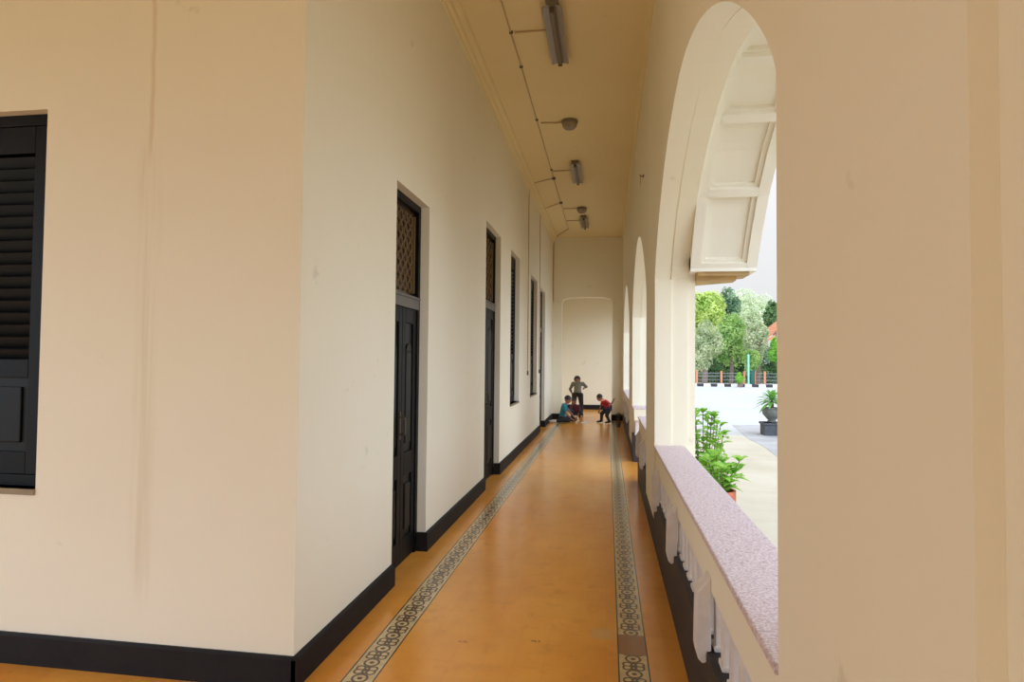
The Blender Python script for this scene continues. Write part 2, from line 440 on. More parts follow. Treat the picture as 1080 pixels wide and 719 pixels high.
# far cross wall with a flat, round-cornered opening
w = MB()
x0, x1, zs, zt = -1.245, .13, 3.17, 3.345
w.box(XL, x0, YE, YE+.3, 0, ZC); w.box(x1, XR, YE, YE+.3, 0, ZC)
pts = []
for i in range(13):
    t = PI-PI*i/12; cx = (x0+x1)/2; hw = (x1-x0)/2
    c_, s_n = math.cos(t), math.sin(t)
    pts.append((cx+hw*math.copysign(abs(c_)**.62, c_), zs+(zt-zs)*abs(s_n)**.6))
for p, q in zip(pts[:-1], pts[1:]): w.prism([p, q, (q[0], ZC), (p[0], ZC)], 'y', YE, YE+.3)
w.box(XL, x0, YE-.012, YE, 3.19, 3.215)
struct(w.build('wall_end', M['wall']))
struct(MB().box(XL, x0+.02, YE-.02, YE, 0, .155).box(x0, x0+.02, YE-.02, YE+.3, 0, .155).box(x1-.02, XR, YE-.02, YE, 0, .16).box(x1-.02, x1, YE-.02, YE+.3, 0, .16).build('baseboard_end', M['base']))
# room beyond
struct(MB().box(-2.3, .9, 20.75, 21.0, 0, ZC).build('wall_far', M['wall']))
struct(MB().box(-1.5, .9, 20.728, 20.75, 0, .155).build('baseboard_far', M['base']))
w = MB(); w.box(.62, .8, YE+.3, 17.9, 0, ZC).box(.62, .8, 17.9, 20.3, 3.2, ZC).box(.62, .8, 20.3, 20.75, 0, ZC); struct(w.build('wall_side', M['wall']))

# unseen left wing and rear wall, openings shaped to control the incoming light
w = MB(); w.box(-5.9, -5.7, -3.2, YN, 3.2, ZC).box(-5.9, -5.7, 2.3, YN, 0, 3.2)
w.box(-5.7, .447, -3.2, -3, 3.0, ZC)
for x0_, x1_ in ((-5.9, -5.4), (-3.6, -3.2), (-1.3, .447)): w.box(x0_, x1_, -3.2, -3, 0, 3.0)  # widest span closes the right rear to shade the floor
struct(w.build('wall_rear_blocker', M['wall']))

# ------------------------------------------------------------------ doors and windows
def opening(name, w_, h, door, mtype, y, z, on_left=True, recess=.075, xloc=None, tr=None):
    """local x = along the wall, local -y = towards the viewer"""
    r = bpy.data.objects.new(name, None); C.objects.link(r); struct(r)
    if on_left: r.location = (XL-recess, y, z); r.rotation_euler = (0, 0, PI/2)
    else: r.location = (xloc, y, z)
    f = .06
    fr = MB().box(0, f, 0, .07, 0, h).box(w_-f, w_, 0, .07, 0, h).box(f, w_-f, 0, .07, h-f, h)
    if not door: fr.box(f, w_-f, 0, .07, 0, f)
    if tr: fr.box(f, w_-f, 0, .07, tr-.002, tr+.0)
    fr.build('frame', M['dark'], r, bevel=.004)
    if tr:
        MB().box(f, w_-f, -.012, .06, tr-.05, tr+.05).box(f, w_-f, -.025, .05, tr+.03, tr+.05).build('transom_bar', M['bar'], r, bevel=.004)
        # transom light with interlaced tracery
        p = MB().box(f, w_-f, .045, .052, tr+.05, h-f).build('transom_pane', M['trans'], r)
        g = MB(); n = 5; H0, H1 = tr+.09, h-f-.04; ww = w_-2*f-.12
        for k in range(n):
            cx = f+.06+ww*(k+.5)/n
            pts = [(cx+.35*ww/n*math.sin(i/30*PI*6), .035, H0+(H1-H0)*i/30) for i in range(31)]
            g.tube(pts, .006, 5)
            pts = [(cx-.35*ww/n*math.sin(i/30*PI*6), .035, H0+(H1-H0)*i/30) for i in range(31)]
            g.tube(pts, .006, 5)
        g.box(f+.03, f+.05, .02, .05, H0, H1).box(w_-f-.05, w_-f-.03, .02, .05, H0, H1)
        g.build('tracery', M['trac'], p)
    top = tr-.05 if tr else h-f
    bot = .01 if door else f
    lw = (w_-2*f)/2
    for k in range(2):
        a, b = f+lw*k+.003, f+lw*(k+1)-.003
        nm = 'door_leaf' if door else 'shutter'
        st = .075 if w_ < 1.05 or not door else .085
        lf = MB().box(a, a+st, .01, .05, bot, top).box(b-st, b, .01, .05, bot, top)
        mids = [bot, bot+.0, top]
        if mtype == 'louvre':
            lo = bot+(top-bot)*.30
            rails = [(bot, bot+.12), (lo-.05, lo+.05), (top-.15, top)]
        else:
            lo = bot+(top-bot)*.38
            rails = [(bot, bot+.18), (lo-.09, lo+.09), (top-.12, top)]
        for q0, q1 in rails: lf.box(a+st, b-st, .01, .05, q0, q1)
        L = lf.build(nm, M['dark'], r, bevel=.004)
        if mtype == 'louvre':
            sl = MB(); z_ = lo+.08
            while z_ < top-.16:
                mt = Matrix.Translation(((a+b)/2, .03, z_)) @ Matrix.Rotation(math.radians(-58), 4, 'X')
                sl.box(-(lw/2-st), lw/2-st, -.03, .03, -.004, .004, mt); z_ += .066
            sl.build('louvres', M['dark'], L)
            pn = MB().box(a+st, b-st, .025, .04, bot+.1, lo-.04).box(a+st+.04, b-st-.04, .012, .04, bot+.17, lo-.1)
            pn.build('panel', M['dark2'], L, bevel=.006)
        else:
            pn = MB().box(a+st, b-st, .025, .04, bot+.15, lo-.08).box(a+st+.035, b-st-.035, .008, .04, bot+.24, lo-.16)
            pn.build('lower_panel', M['dark2'], L, bevel=.006)
            pn = MB().box(a+st, b-st, .025, .04, lo+.08, top-.1).box(a+st+.035, b-st-.035, .012, .04, lo+.16, top-.35)
            # scalloped head on the upper panel
            cx = (a+b)/2; R_ = lw/2-st-.035
            pn.prism([(cx+R_*math.cos(PI*i/10), top-.35+R_*math.sin(PI*i/10)) for i in range(11)], 'y', .012, .04)
            pn.build('upper_panel', M['dark2'], L, bevel=.006)
        if door and k == 0:
            hd = MB().tube([(b-.035, .01, 1.02), (b-.035, -.03, 1.02), (b-.035, -.035, 1.03), (b-.035, -.035, 1.14), (b-.035, -.03, 1.15), (b-.035, .01, 1.15)], .008, 6)
            hd.box(b-.05, b-.02, .003, .01, .98, 1.19); hd.build('handle', M['brass'], L)
        if not door and k == 0:
            MB().box(b-.02, b+.01, -.01, .01, h*.42, h*.42+.14).build('latch', M['bar'], L)
    if not door:
        MB().box(-.0, w_, -recess-.012, .02, -.03, 0).build('sill', M['stone'], r)
    return r
M['trans'] = mat('transom_brown_glass', srgb(74, 52, 30), .2, .4, 14)
M['trac'] = mat('transom_tracery', srgb(116, 92, 56), .4)
M['brass'] = mat('tarnished_brass', srgb(96, 86, 66), .5, metal=.6)
opening('door_1', .83, 2.89, True, 'panel', 4.25, 0, tr=2.06)
opening('door_2', 1.08, 3.345, True, 'panel', 7.56, 0, tr=2.33)
opening('door_3', 1.08, 3.25, True, 'panel', 13.9, 0, tr=2.33)
opening('window_1', .98, 2.435, False, 'louvre', 9.58, .905)
opening('window_2', 1.12, 2.395, False, 'louvre', 12.14, .905)
opening('window_3', 1.094, 2.02, False, 'louvre', YN+.055, .90, on_left=False, xloc=-4.06, recess=.055)
# dark backing walls of the rooms behind, so the openings stay shut
struct(MB().box(-5.9, XL-.42, YN+.34, YN+.36, 0, ZC).box(XL-.40, XL-.385, YN+.325, 15.5, 0, ZC).build('trim_9', M['dark']))

# ------------------------------------------------------------------ balustrades
def balustrade(y0, y1, label, brs, end_face=False):
    t = thing('balustrade', label, 'balustrade', (.54, y0, 0))
    L = y1-y0
    X = lambda x: x-.54
    MB().box(X(.408), X(.675), 0.002, L-.002, .835, .862).build('granite_cap', M['granite'], t, bevel=.006)
    MB().box(X(.425), X(.655), .003, L-.003, .66, .835).build('rail', M['wall'], t)
    MB().box(X(.409), X(.66), .003, L-.003, 0.0, .415).build('plinth', M['plinth'], t, bevel=.004)
    n = int(L/.165)
    for k in range(n):
        c = (k+.5)*L/n
        m_ = MB().box(X(.445), X(.60), c-.032, c+.032, .415, .66).box(X(.437), X(.61), c-.04, c+.04, .415, .44).box(X(.437), X(.61), c-.04, c+.04, .63, .66)
        m_.build('baluster', M['bal'], t, bevel=.006)
    for b in brs:
        c = b-y0; z0, z1 = .36, .72
        prof = [(X(.425), z1), (X(.37), .655), (X(.365), .42), (X(.372), .385), (X(.39), .366), (X(.408), .372), (X(.4085), .415), (X(.425), .415)]
        MB().prism(prof, 'y', c-.05, c+.05).build('bracket', M['bal'], t, bevel=.006)
    return t
balustrade(1.62, 5.64, 'white balustrade with pink granite cap in the nearest arch', [2.72, 3.98, 5.30])
balustrade(6.87, 8.58, 'short balustrade in the middle arch, before the exit gap', [7.3, 8.2])
balustrade(10.12, 10.65, 'stub of balustrade in the middle arch, past the exit gap', [])
balustrade(12.18, 16.42, 'balustrade in the farthest arch, next to the children', [12.7, 14.0, 15.3])
# dark painted foot on the piers
s_ = MB()
for a, b in ((.8, 1.62), (5.64, 6.87), (10.65, 12.18), (16.42, YE)): s_.box(.409, .416, a, b, 0, .20)
struct(s_.build('baseboard_right', M['plinth']))

# ------------------------------------------------------------------ ceiling lamps
def tube_lamp(x, y, label):
    t = thing('tube_lamp', label, 'ceiling light', (x, y, ZC), 0, None)
    L = 1.16
    MB().prism([(-.06, -.001), (.06, -.001), (.06, -.03), (.035, -.062), (-.035, -.062), (-.06, -.03)], 'y', 0, L).build('housing', M['metalw'], t, bevel=.003)
    MB().prism([(-.095, -.075), (-.035, -.045), (.035, -.045), (.095, -.075), (.09, -.078), (.03, -.06), (-.03, -.06), (-.09, -.078)], 'y', .01, L-.01).build('reflector', M['refl'], t)
    MB().tube([(0, .06, -.088), (0, L-.06, -.088)], .018, 12).build('tube', M['tube'], t, smooth=False)
    for k in range(2):
        y_ = .03 if k == 0 else L-.06
        MB().box(-.022, .022, y_, y_+.03, -.112, -.05).build('tube_holder', M['clip'], t, bevel=.003)
    MB().tube([(-.43, L*.46, -.012), (-.06, L*.46, -.012)], .009, 6).build('feed_conduit', M['cond'], t)
    return t
tube_lamp(-.535, 5.72, 'unlit fluorescent ceiling lamp nearest to the camera, at the top of the photo')
tube_lamp(-.56, 10.46, 'unlit fluorescent ceiling lamp in the middle of the veranda, between the two dome lamps')
tube_lamp(-.57, 14.45, 'small unlit fluorescent ceiling lamp farthest away, next to the end wall')
def dome_lamp(x, y, label):
    t = thing('dome_lamp', label, 'ceiling light', (x, y, ZC))
    MB().lathe([(.10, 0), (.115, -.01), (.115, -.035), (.10, -.045)], 28).build('base_ring', M['metalw'], t, smooth=True)
    MB().lathe([(.10, -.04), (.105, -.06), (.095, -.09), (.07, -.115), (.035, -.13), (.005, -.134)], 28).build('glass_dome', M['dome'], t, smooth=True)
    pts = [(-.41, 0, -.012), (-.3, .01, -.012), (-.2, .03, -.012), (-.1, .0, -.014)]
    MB().tube(pts, .009, 6).build('feed_conduit', M['cond'], t)
    return t
dome_lamp(-.545, 8.72, 'round dome ceiling lamp behind the nearest fluorescent lamp')
dome_lamp(-.575, 13.76, 'round dome ceiling lamp farthest along, before the last fluorescent lamp')
# main conduit on the ceiling and its drops
t = thing('conduit', 'long straight electrical conduit running along the ceiling beside the lamps', 'conduit', (-1.0, 2.0, ZC))
MB().tube([(-.03, 0, -.009), (.0, 5, -.009), (-.01, 13.85, -.009)], .008, 8).build('pipe', M['cond'], t, smooth=True)
for y in (4.24, 3.2, 5.0, 6.6, 8.9):
    MB().box(-.018, .018, y-.012, y+.012, -.024, -.001).build('junction_clip', M['clip'], t)
def drop(y, zend, yl, label):
    t = thing('wall_conduit', label, 'conduit', (-1.0, y, ZC))
    MB().tube([(-.01, 0, -.013), (-.36, -.05+yl, -.013), (-.44, -.05+yl, -.04), (-.485, -.05+yl, -.16), (-.491, -.05+yl, -.30), (-.491, -.05+yl, zend-ZC)], .008, 8).build('pipe', M['cond'], t, smooth=True)
    MB().box(-.03, .03, -.03, .03, -.035, 0).build('junction_box', M['clip'], t)
    MB().box(-.50, -.478, -.05+yl-.035, -.05+yl+.035, zend-ZC-.08, zend-ZC).build('switch', M['clip'], t)
drop(11.42, 1.40, .30, 'thin conduit dropping down the left wall between the two louvred windows')
drop(13.22, 1.40, .50, 'thin conduit dropping down the left wall beside the last door')
t = thing('wall_conduit', 'thin conduit turning down in the corner by the far arch', 'conduit', (-1.0, 15.9, ZC))
MB().tube([(-.01, 0, -.013), (-.36, .9, -.013), (-.45, 1.1, -.05), (-.478, 1.13, -.2), (-.478, 1.13, 3.22-ZC)], .010, 8).build('pipe', M['cond'], t, smooth=True)
tag(MB().tube([(0, 0, 0), (-.04, 0, 0), (-.045, 0, .02)], .006, 6).box(-.012, 0, -.05, .04, -.008, .008).tube([(-.04, 0, 0), (-.04, 0, -.10)], .0025, 5).build('wall_hook', M['clip'], loc=(XR, 7.43, 3.79)),
    'tiny dark hook high on the right wall above the pier', 'hook')

# ------------------------------------------------------------------ plants
def leaf(bm, base, d, L, W, droop=.35, mi=0, n=5):
    d = Vector(d).normalized(); base = Vector(base)
    side = d.cross(Vector((0, 0, 1)))
    if side.length < .1: side = Vector((random.uniform(-1, 1), random.uniform(-1, 1), 0))
    side.normalize(); rows = []
    for i in range(n+1):
        t = i/n; p = base+d*L*t+Vector((0, 0, -droop*L*t*t)); w = W*.5*math.sin(PI*min(1, .08+t*.92))**.8
        rows.append((bm.verts.new(p-side*w+Vector((0, 0, w*.35))), bm.verts.new(p), bm.verts.new(p+side*w+Vector((0, 0, w*.35)))))
    for a, b in zip(rows[:-1], rows[1:]):
        for k in (0, 1):
            f = bm.faces.new([a[k], a[k+1], b[k+1], b[k]]); f.material_index = mi; f.smooth = True
def flowerpot(t, r, h, m_, loc=(0, 0, 0)):
    MB().lathe([(r*.68, 0), (r*.72, .01), (r*.9, h*.8), (r*1.05, h*.8), (r*1.05, h), (r*.92, h), (r*.88, h*.86), (.01, h*.85)], 28, loc).build('pot', m_, t, smooth=False)
    MB().lathe([(r*.88, h*.84), (r*.5, h*.88), (.01, h*.9)], 20, loc).build('soil', M['soil'], t)
def leafy(name, label, cat, loc, r, ph, pm, lm, stems, H, LL, LW, lps, spread=.25, group=None):
    t = thing(name, label, cat, loc, 0, group); flowerpot(t, r, ph, pm)
    st, lf = MB(), MB()
    for k in range(stems):
        a = 2*PI*k/stems+random.random(); R_ = r*.5
        b0 = Vector((R_*math.cos(a)*.6, R_*math.sin(a)*.6, ph*.86)); hh = H*random.uniform(.65, 1)
        tip = b0+Vector((math.cos(a)*spread*random.uniform(.4, 1), math.sin(a)*spread*random.uniform(.4, 1), hh))
        pts = [b0.lerp(tip, i/5)+Vector((0, 0, .04*math.sin(i/5*PI))) for i in range(6)]
        st.tube(pts, [.007]*3+[.005]*3, 5)
        for j in range(lps):
            p = b0.lerp(tip, .15+.85*(j+.5)/lps); aa = random.uniform(0, 2*PI)
            leaf(lf.bm, p, (math.cos(aa), math.sin(aa), random.uniform(.1, .9)), LL*random.uniform(.7, 1.1), LW, random.uniform(.2, .6))
        for j in range(4):
            aa = random.uniform(0, 2*PI); leaf(lf.bm, tip, (math.cos(aa), math.sin(aa), .9), LL*.8, LW, .3)
    st.build('stems', M['bark'], t); lf.build('leaves', lm, t)
    return t
GZ = -.45
leafy('potted_shrub', 'leafy green plant in terracotta pot just outside the nearest balustrade', 'plant', (1.19, 7.0, GZ), .17, .68, M['terra'], M['lf_near'], 14, .44, .17, .09, 7, .22)
leafy('potted_shrub', 'tall bright green plant half hidden by the white pier, outside the balustrade', 'plant', (1.16, 7.75, GZ), .18, .42, M['terra'], M['lf_near'], 16, 1.10, .17, .085, 10, .20)
# palm-like plant in a vase on a square block
t = thing('potted_plant', 'rosette plant in a grey vase pot standing on a dark square block', 'plant', (4.62, 18.6, GZ))
MB().box(-.26, .26, -.26, .26, 0, .36).box(-.29, .29, -.29, .29, .30, .36).build('pedestal', M['dkstone'], t, bevel=.01)
MB().lathe([(.12, .36), (.14, .38), (.10, .42), (.17, .50), (.25, .60), (.26, .68), (.23, .74), (.26, .77), (.24, .78), (.2, .74), (.01, .73)], 28).build('vase', M['potgrey'], t, smooth=True)
MB().tube([(0, 0, .72), (.02, .01, .85), (0, 0, .98)], [.05, .04, .03], 8).build('stem', M['bark'], t)
lf = MB()
for k in range(34):
    a = k*2.399; el = 1.25-.045*k
    leaf(lf.bm, (0, 0, .92+.004*(34-k)), (math.cos(a)*math.cos(el), math.sin(a)*math.cos(el), math.sin(el)), .40+.004*k, .12, .35)
lf.build('leaves', M['lf_pot'], t)
# small pot plant inside, against the far balustrade
leafy('potted_shrub', 'small dark leafy pot plant on the veranda floor below the farthest balustrade', 'plant', (.27, 15.4, 0), .065, .12, M['potgrey'], leafmat('leaves_dark', srgb(40, 52, 30), srgb(66, 78, 44), 12), 6, .22, .10, .04, 5, .04)

# ------------------------------------------------------------------ courtyard
def slab(name, poly, z, m_, th=.02):
    return MB().prism(poly, 'z', z-th, z).build(name, m_)
struct(slab('ground', [(-60, -60), (90, -60), (90, 140), (-60, 140)], GZ, M['ground'], .05))
struct(slab('ground_patch', [(4.05, 21.3), (3.75, 17.6), (3.78, 15.9), (3.62, 13.7), (3.5, 11.6), (9, 7), (16, 7), (16, 21.3)], GZ+.006, M['ground_patch'], .012))
struct(MB().box(XL-.4, .75, YN+.3, 21, GZ-.01, -.055).box(-5.7, .75, -3, YN+.3, GZ-.01, -.055).box(.75, 1.1, 8.6, 10.1, GZ, -.24).box(.75, .92, 8.6, 10.1, GZ, -.05).build('trim_10', M['kerbw']))
# kerb of black and white blocks
t = thing('kerb', 'low roadside kerb of alternating black and white blocks along the fence', 'kerb', (7, 54, GZ))
MB().box(-12, 40, 0, .35, 0, .10).build('kerb_foundation', M['kerbw'], t)
for k in range(26):
    MB().box(-1.2+k*.55, -1.2+k*.55+.54, -.02, .37, 0, .24).build('kerb_block', M['kerbk'] if k % 2 else M['kerbw'], t, bevel=.03)
# fence
t = thing('wire_fence', 'low wire fence with orange posts beyond the courtyard', 'fence', (7.6, 55.2, GZ))
for x in (-.0, 2.02, 3.9, 4.75, 5.55, 7.6, 9.6, 11.6): MB().box(x-.07, x+.07, -.07, .07, 0, 1.28).box(x-.085, x+.085, -.085, .085, 1.24, 1.3).build('post', M['orange'], t)
for z in (.22, .55, .85, 1.12): MB().tube([(-3, 0, z), (16, 0, z)], .018, 5).build('rail', M['wire'], t)
mesh = MB()
for k in range(150): mesh.tube([(-3+k*.126, 0, .1), (-3+k*.126, 0, 1.12)], .006, 4)
mesh.build('wire_mesh', M['wire'], t)
t = thing('signal_pole', 'slender pale turquoise pole in front of the orange-post fence', 'pole', (11.75, 54.8, GZ))
MB().tube([(0, 0, 0), (0, 0, 2.6)], .075, 10).tube([(0, 0, 2.6), (0, 0, 2.72)], [.11, .05], 10).build('pole', M['teal'], t)
tag(MB().box(-.17, .17, -.1, .1, 0, 1.35).box(-.2, .2, -.13, .13, 1.3, 1.38).box(-.12, .12, -.115, -.1, .3, 1.1).build('utility_box', M['dkgreen'], loc=(12.1, 54.9, GZ)), 'dark green upright box beside the turquoise pole', 'utility box')

LFS = {
 'yellow': leafmat('leaf_yellowgreen', srgb(150, 182, 84), srgb(208, 224, 132), .9),
 'blue': leafmat('leaf_bluegreen', srgb(86, 122, 92), srgb(144, 172, 130), .9),
 'pale': leafmat('leaf_pale', srgb(184, 202, 152), srgb(220, 228, 192), .9),
 'grey': leafmat('leaf_greygreen', srgb(148, 162, 116), srgb(204, 208, 168), 1.1),
 'bright': leafmat('leaf_bright', srgb(74, 146, 40), srgb(148, 196, 76), .9),
 'mid': leafmat('leaf_mid', srgb(116, 152, 80), srgb(180, 204, 120), .9),
 'dark': leafmat('leaf_dark', srgb(66, 98, 60), srgb(122, 152, 92), .9)}
def tree(name, label, x, y, w_, z0, z1, kind, n=2600, ls=.42, trunk=True, cat='tree', group=None, dy=.5):
    t = thing(name, label, cat, (x, y, GZ), 0, group)
    cz, h = (z0+z1)/2-GZ, (z1-z0)/2; lf = MB()
    blobs = []
    for k in range(16):
        a = random.uniform(0, 2*PI); e = random.uniform(-1, 1); rr = random.uniform(.35, .72)
        c_ = Vector((math.cos(a)*math.sqrt(1-e*e)*rr*w_, math.sin(a)*math.sqrt(1-e*e)*rr*w_*dy, cz+e*rr*h))
        blobs.append((c_, random.uniform(.28, .5)))
    for k in range(n):
        c_, br = random.choice(blobs)
        v = Vector((random.gauss(0, 1), random.gauss(0, 1), random.gauss(0, 1))).normalized()
        p = c_+Vector((v.x*br*w_, v.y*br*w_*dy, v.z*br*h))*random.uniform(.8, 1.05)
        nrm = (v+Vector((random.uniform(-.7, .7), random.uniform(-.7, .7), random.uniform(-.3, .9)))).normalized()
        a = nrm.orthogonal().normalized(); a.rotate(Matrix.Rotation(random.uniform(0, 6.28), 3, nrm)); b = nrm.cross(a)
        s = ls*random.uniform(.5, 1.1)
        lf.quad(p-a*s*.5, p-b*s*.28+nrm*s*.05, p+a*s*.5, p+b*s*.28-nrm*s*.05)
    me = lf.build('foliage', LFS[kind], t)
    tr = MB(); tr.tube([(0, 0, 0), (.1, 0, cz*.5), (0, 0, cz)], [.22, .16, .1], 8)
    for c_, br in blobs[:7]: tr.tube([(0.05, 0, cz*.55), tuple(Vector((0, 0, cz*.55)).lerp(c_, .5)+Vector((0, 0, .2))), tuple(c_)], [.1, .07, .03], 6)
    tr.build('trunk', M['bark'], t)
    return t
G = 'trees beyond the fence'
def far(Y, x62, z, ref): return x62*Y/ref, 1.6+(z-1.6)*Y/ref
def ftree(name, label, Y, xr, w_, z0, z1, ref, kind, n, ls, **kw):
    k = Y/ref
    return tree(name, label, xr*k, Y, w_*k, 1.6+(z0-1.6)*k, 1.6+(z1-1.6)*k, kind, n, ls*k, **kw)
ftree('broadleaf_tree', 'tall yellow-green tree beside the white pier, beyond the fence', 73, 9.2, 3.1, 2.2, 9.6, 64, 'yellow', 6500, .42, group=G)
ftree('broadleaf_tree', 'tall dark blue-green tree in the middle of the treeline', 77, 12.3, 1.4, 3.5, 9.3, 66, 'blue', 4200, .38, group=G)
ftree('broadleaf_tree', 'hazy pale green tree at right of the treeline, behind the tiled roof', 84, 15.2, 3.8, 3, 10.4, 72, 'pale', 5600, .42, group=G)
ftree('broadleaf_tree', 'pale small-leaved tree between the dark tree and the roof', 75, 13.3, 1.6, 2.5, 7.4, 62, 'pale', 3400, .3, group=G, dy=.25)
ftree('broadleaf_tree', 'grey-green tree with bare trunk, lower left of the treeline', 60.0, 9.0, 1.75, 1.4, 5.9, 60, 'grey', 3800, .3, group=G, dy=.35)
ftree('broadleaf_tree', 'mid-green bushy tree in the centre above the fence', 61.8, 11.5, 1.75, .6, 6.2, 61, 'mid', 5200, .32, group=G, dy=.35)
ftree('broadleaf_tree', 'greyish feathery tree left of the tiled roof', 60.1, 13.7, 1.2, 1.9, 5.6, 60, 'grey', 3000, .3, group=G, dy=.35)
ftree('broadleaf_tree', 'bright green tree below the tiled roof', 59, 15.1, 1.15, 1.2, 3.9, 57.5, 'bright', 3400, .28, group=G, dy=.35)
ftree('broadleaf_tree', 'dark green tree top above the tiled roof at right edge', 78, 17.2, 1.2, 4.5, 8.4, 68, 'dark', 2600, .36, group=G)
ftree('broadleaf_tree', 'small grey-green tree at the far left, low over the fence', 58, 8.5, .9, .8, 3.2, 57.5, 'grey', 2200, .24, group=G, dy=.4)
tree('hedge', 'dark hedge mass behind the orange-post fence', 12.5, 64.4, 8.5, -1.6, 4.6, 'dark', 16000, .45, cat='hedge', dy=.08)
ftree('broadleaf_tree', 'low bright shrub tree right of the centre above the fence', 58.6, 12.9, .9, .4, 3.0, 58.5, 'mid', 2400, .26, group=G, dy=.4)
tree('round_bush', 'round clipped light green bush standing in front of the fence', 10.8, 53.5, .40, -.35, .95, 'bright', 1500, .16, cat='bush')

# house with tiled roof beyond the fence
def rooftile():
    m = bpy.data.materials.new('orange_roof_tiles'); m.use_nodes = True; t_ = NT(m); b = t_.bsdf()
    P, x, y, z = t_.pos()
    w_ = t_.m('PINGPONG', t_.m('MULTIPLY', x, 3.2), .5)
    col = t_.mix(t_.step(t_.noise(P, 2.4, 4), .35, .65), srgb(222, 148, 104), srgb(190, 118, 84))
    col = t_.mix(t_.m('MULTIPLY', t_.m('SUBTRACT', 1.0, t_.step(w_, .0, .12)), .5), col, srgb(120, 84, 74))
    t_.l.new(col, b.inputs['Base Color']); b.inputs['Roughness'].default_value = .85; t_.bump(w_, .4, .05); return m
M['roof'] = rooftile()
t = thing('tiled_house', 'house with orange tiled roof showing at right edge beyond the fence', 'house', (20.0, 69.6, GZ))
MB().box(-3.6, 5, -3.2, 4, 0, 3.6).build('wall', M['kerbw'], t)
MB().box(-3.7, -1, -3.28, -3.2, 1.0, 2.4).build('window', M['dark'], t)
MB().prism([(-4.7, 4.05), (-4.7, 4.2), (.5, 8.4), (5.8, 4.2), (5.8, 4.05), (.5, 8.2)], 'y', -4.2, 2).build('roof', M['roof'], t)
MB().prism([(-4.65, 3.85), (-4.65, 4.05), (-3.4, 4.9), (-3.4, 4.6)], 'y', -4.24, -4.1).box(-4.72, -4.6, -4.2, 2, 3.85, 4.1).build('fascia', M['orange'], t)

# ------------------------------------------------------------------ people
def evalmesh(o, name, m_, parent):
    dg = bpy.context.evaluated_depsgraph_get(); dg.update()
    me = bpy.data.meshes.new_from_object(o.evaluated_get(dg)); me.name = name
    me.materials.clear(); me.materials.append(m_)
    for p in me.polygons: p.use_smooth = True
    n = bpy.data.objects.new(name, me); C.objects.link(n); n.parent = parent
    bpy.data.objects.remove(o, do_unlink=True); return n
def chain(bm, pts, lat=None):
    """overlapping ellipsoids along a polyline; radii are numbers or (wide, deep) pairs along lat"""
    for (p, r0), (q, r1) in zip(pts[:-1], pts[1:]):
        p, q = Vector(p), Vector(q)
        a0 = r0 if isinstance(r0, tuple) else (r0, r0); a1 = r1 if isinstance(r1, tuple) else (r1, r1)
        d = q-p; L = d.length; d = d.normalized() if L > 1e-6 else Vector((0, 0, 1))
        lt = Vector(lat) if lat is not None else d.orthogonal()
        lt = (lt-d*lt.dot(d)).normalized(); fr = d.cross(lt)
        B = Matrix((lt, fr, d)).transposed()
        n = max(2, int(L/(.3*min(a0[1], a1[1])))+1)
        for i in range(n+1):
            t = i/n; w, e = a0[0]*(1-t)+a1[0]*t, a0[1]*(1-t)+a1[1]*t
            ell(bm, p.lerp(q, t), (w, e, min(w, e)), B, 12)
def weld(bm, name, m_, parent, voxel=.0055, it=4):
    me = bpy.data.meshes.new(name); bm.to_mesh(me); bm.free(); o = bpy.data.objects.new('tmp', me); C.objects.link(o)
    r_ = o.modifiers.new('r', 'REMESH'); r_.mode = 'VOXEL'; r_.voxel_size = voxel
    sm = o.modifiers.new('s', 'SMOOTH'); sm.iterations = it; sm.factor = .6
    return evalmesh(o, name, m_, parent)
SPH = {}
def ell(bm, c, r, rot=None, seg=16):
    mt = Matrix.Translation(c) @ (rot.to_4x4() if rot else Matrix()) @ Matrix.Diagonal((*r, 1))
    if seg not in SPH:
        n = seg//2+2; V_ = [Vector((0, 0, 1))]; Q_ = []
        for i in range(1, n):
            for k in range(seg):
                a, b = PI*i/n, 2*PI*k/seg; V_.append(Vector((math.sin(a)*math.cos(b), math.sin(a)*math.sin(b), math.cos(a))))
        V_.append(Vector((0, 0, -1))); L = len(V_)-1
        for k in range(seg):
            Q_.append((0, 1+k, 1+(k+1) % seg)); Q_.append((L, L-seg+(k+1) % seg, L-seg+k))
            for i in range(n-2): a = 1+i*seg; Q_.append((a+k, a+seg+k, a+seg+(k+1) % seg, a+(k+1) % seg))
        SPH[seg] = (V_, Q_)
    V_, Q_ = SPH[seg]; vs = [bm.verts.new(mt @ v) for v in V_]
    for q in Q_: bm.faces.new([vs[i] for i in q])
SK = mat('skin_brown', srgb(150, 96, 66), .55, .1, 8); HR = mat('hair_black', srgb(24, 20, 18), .5, .2, 30)
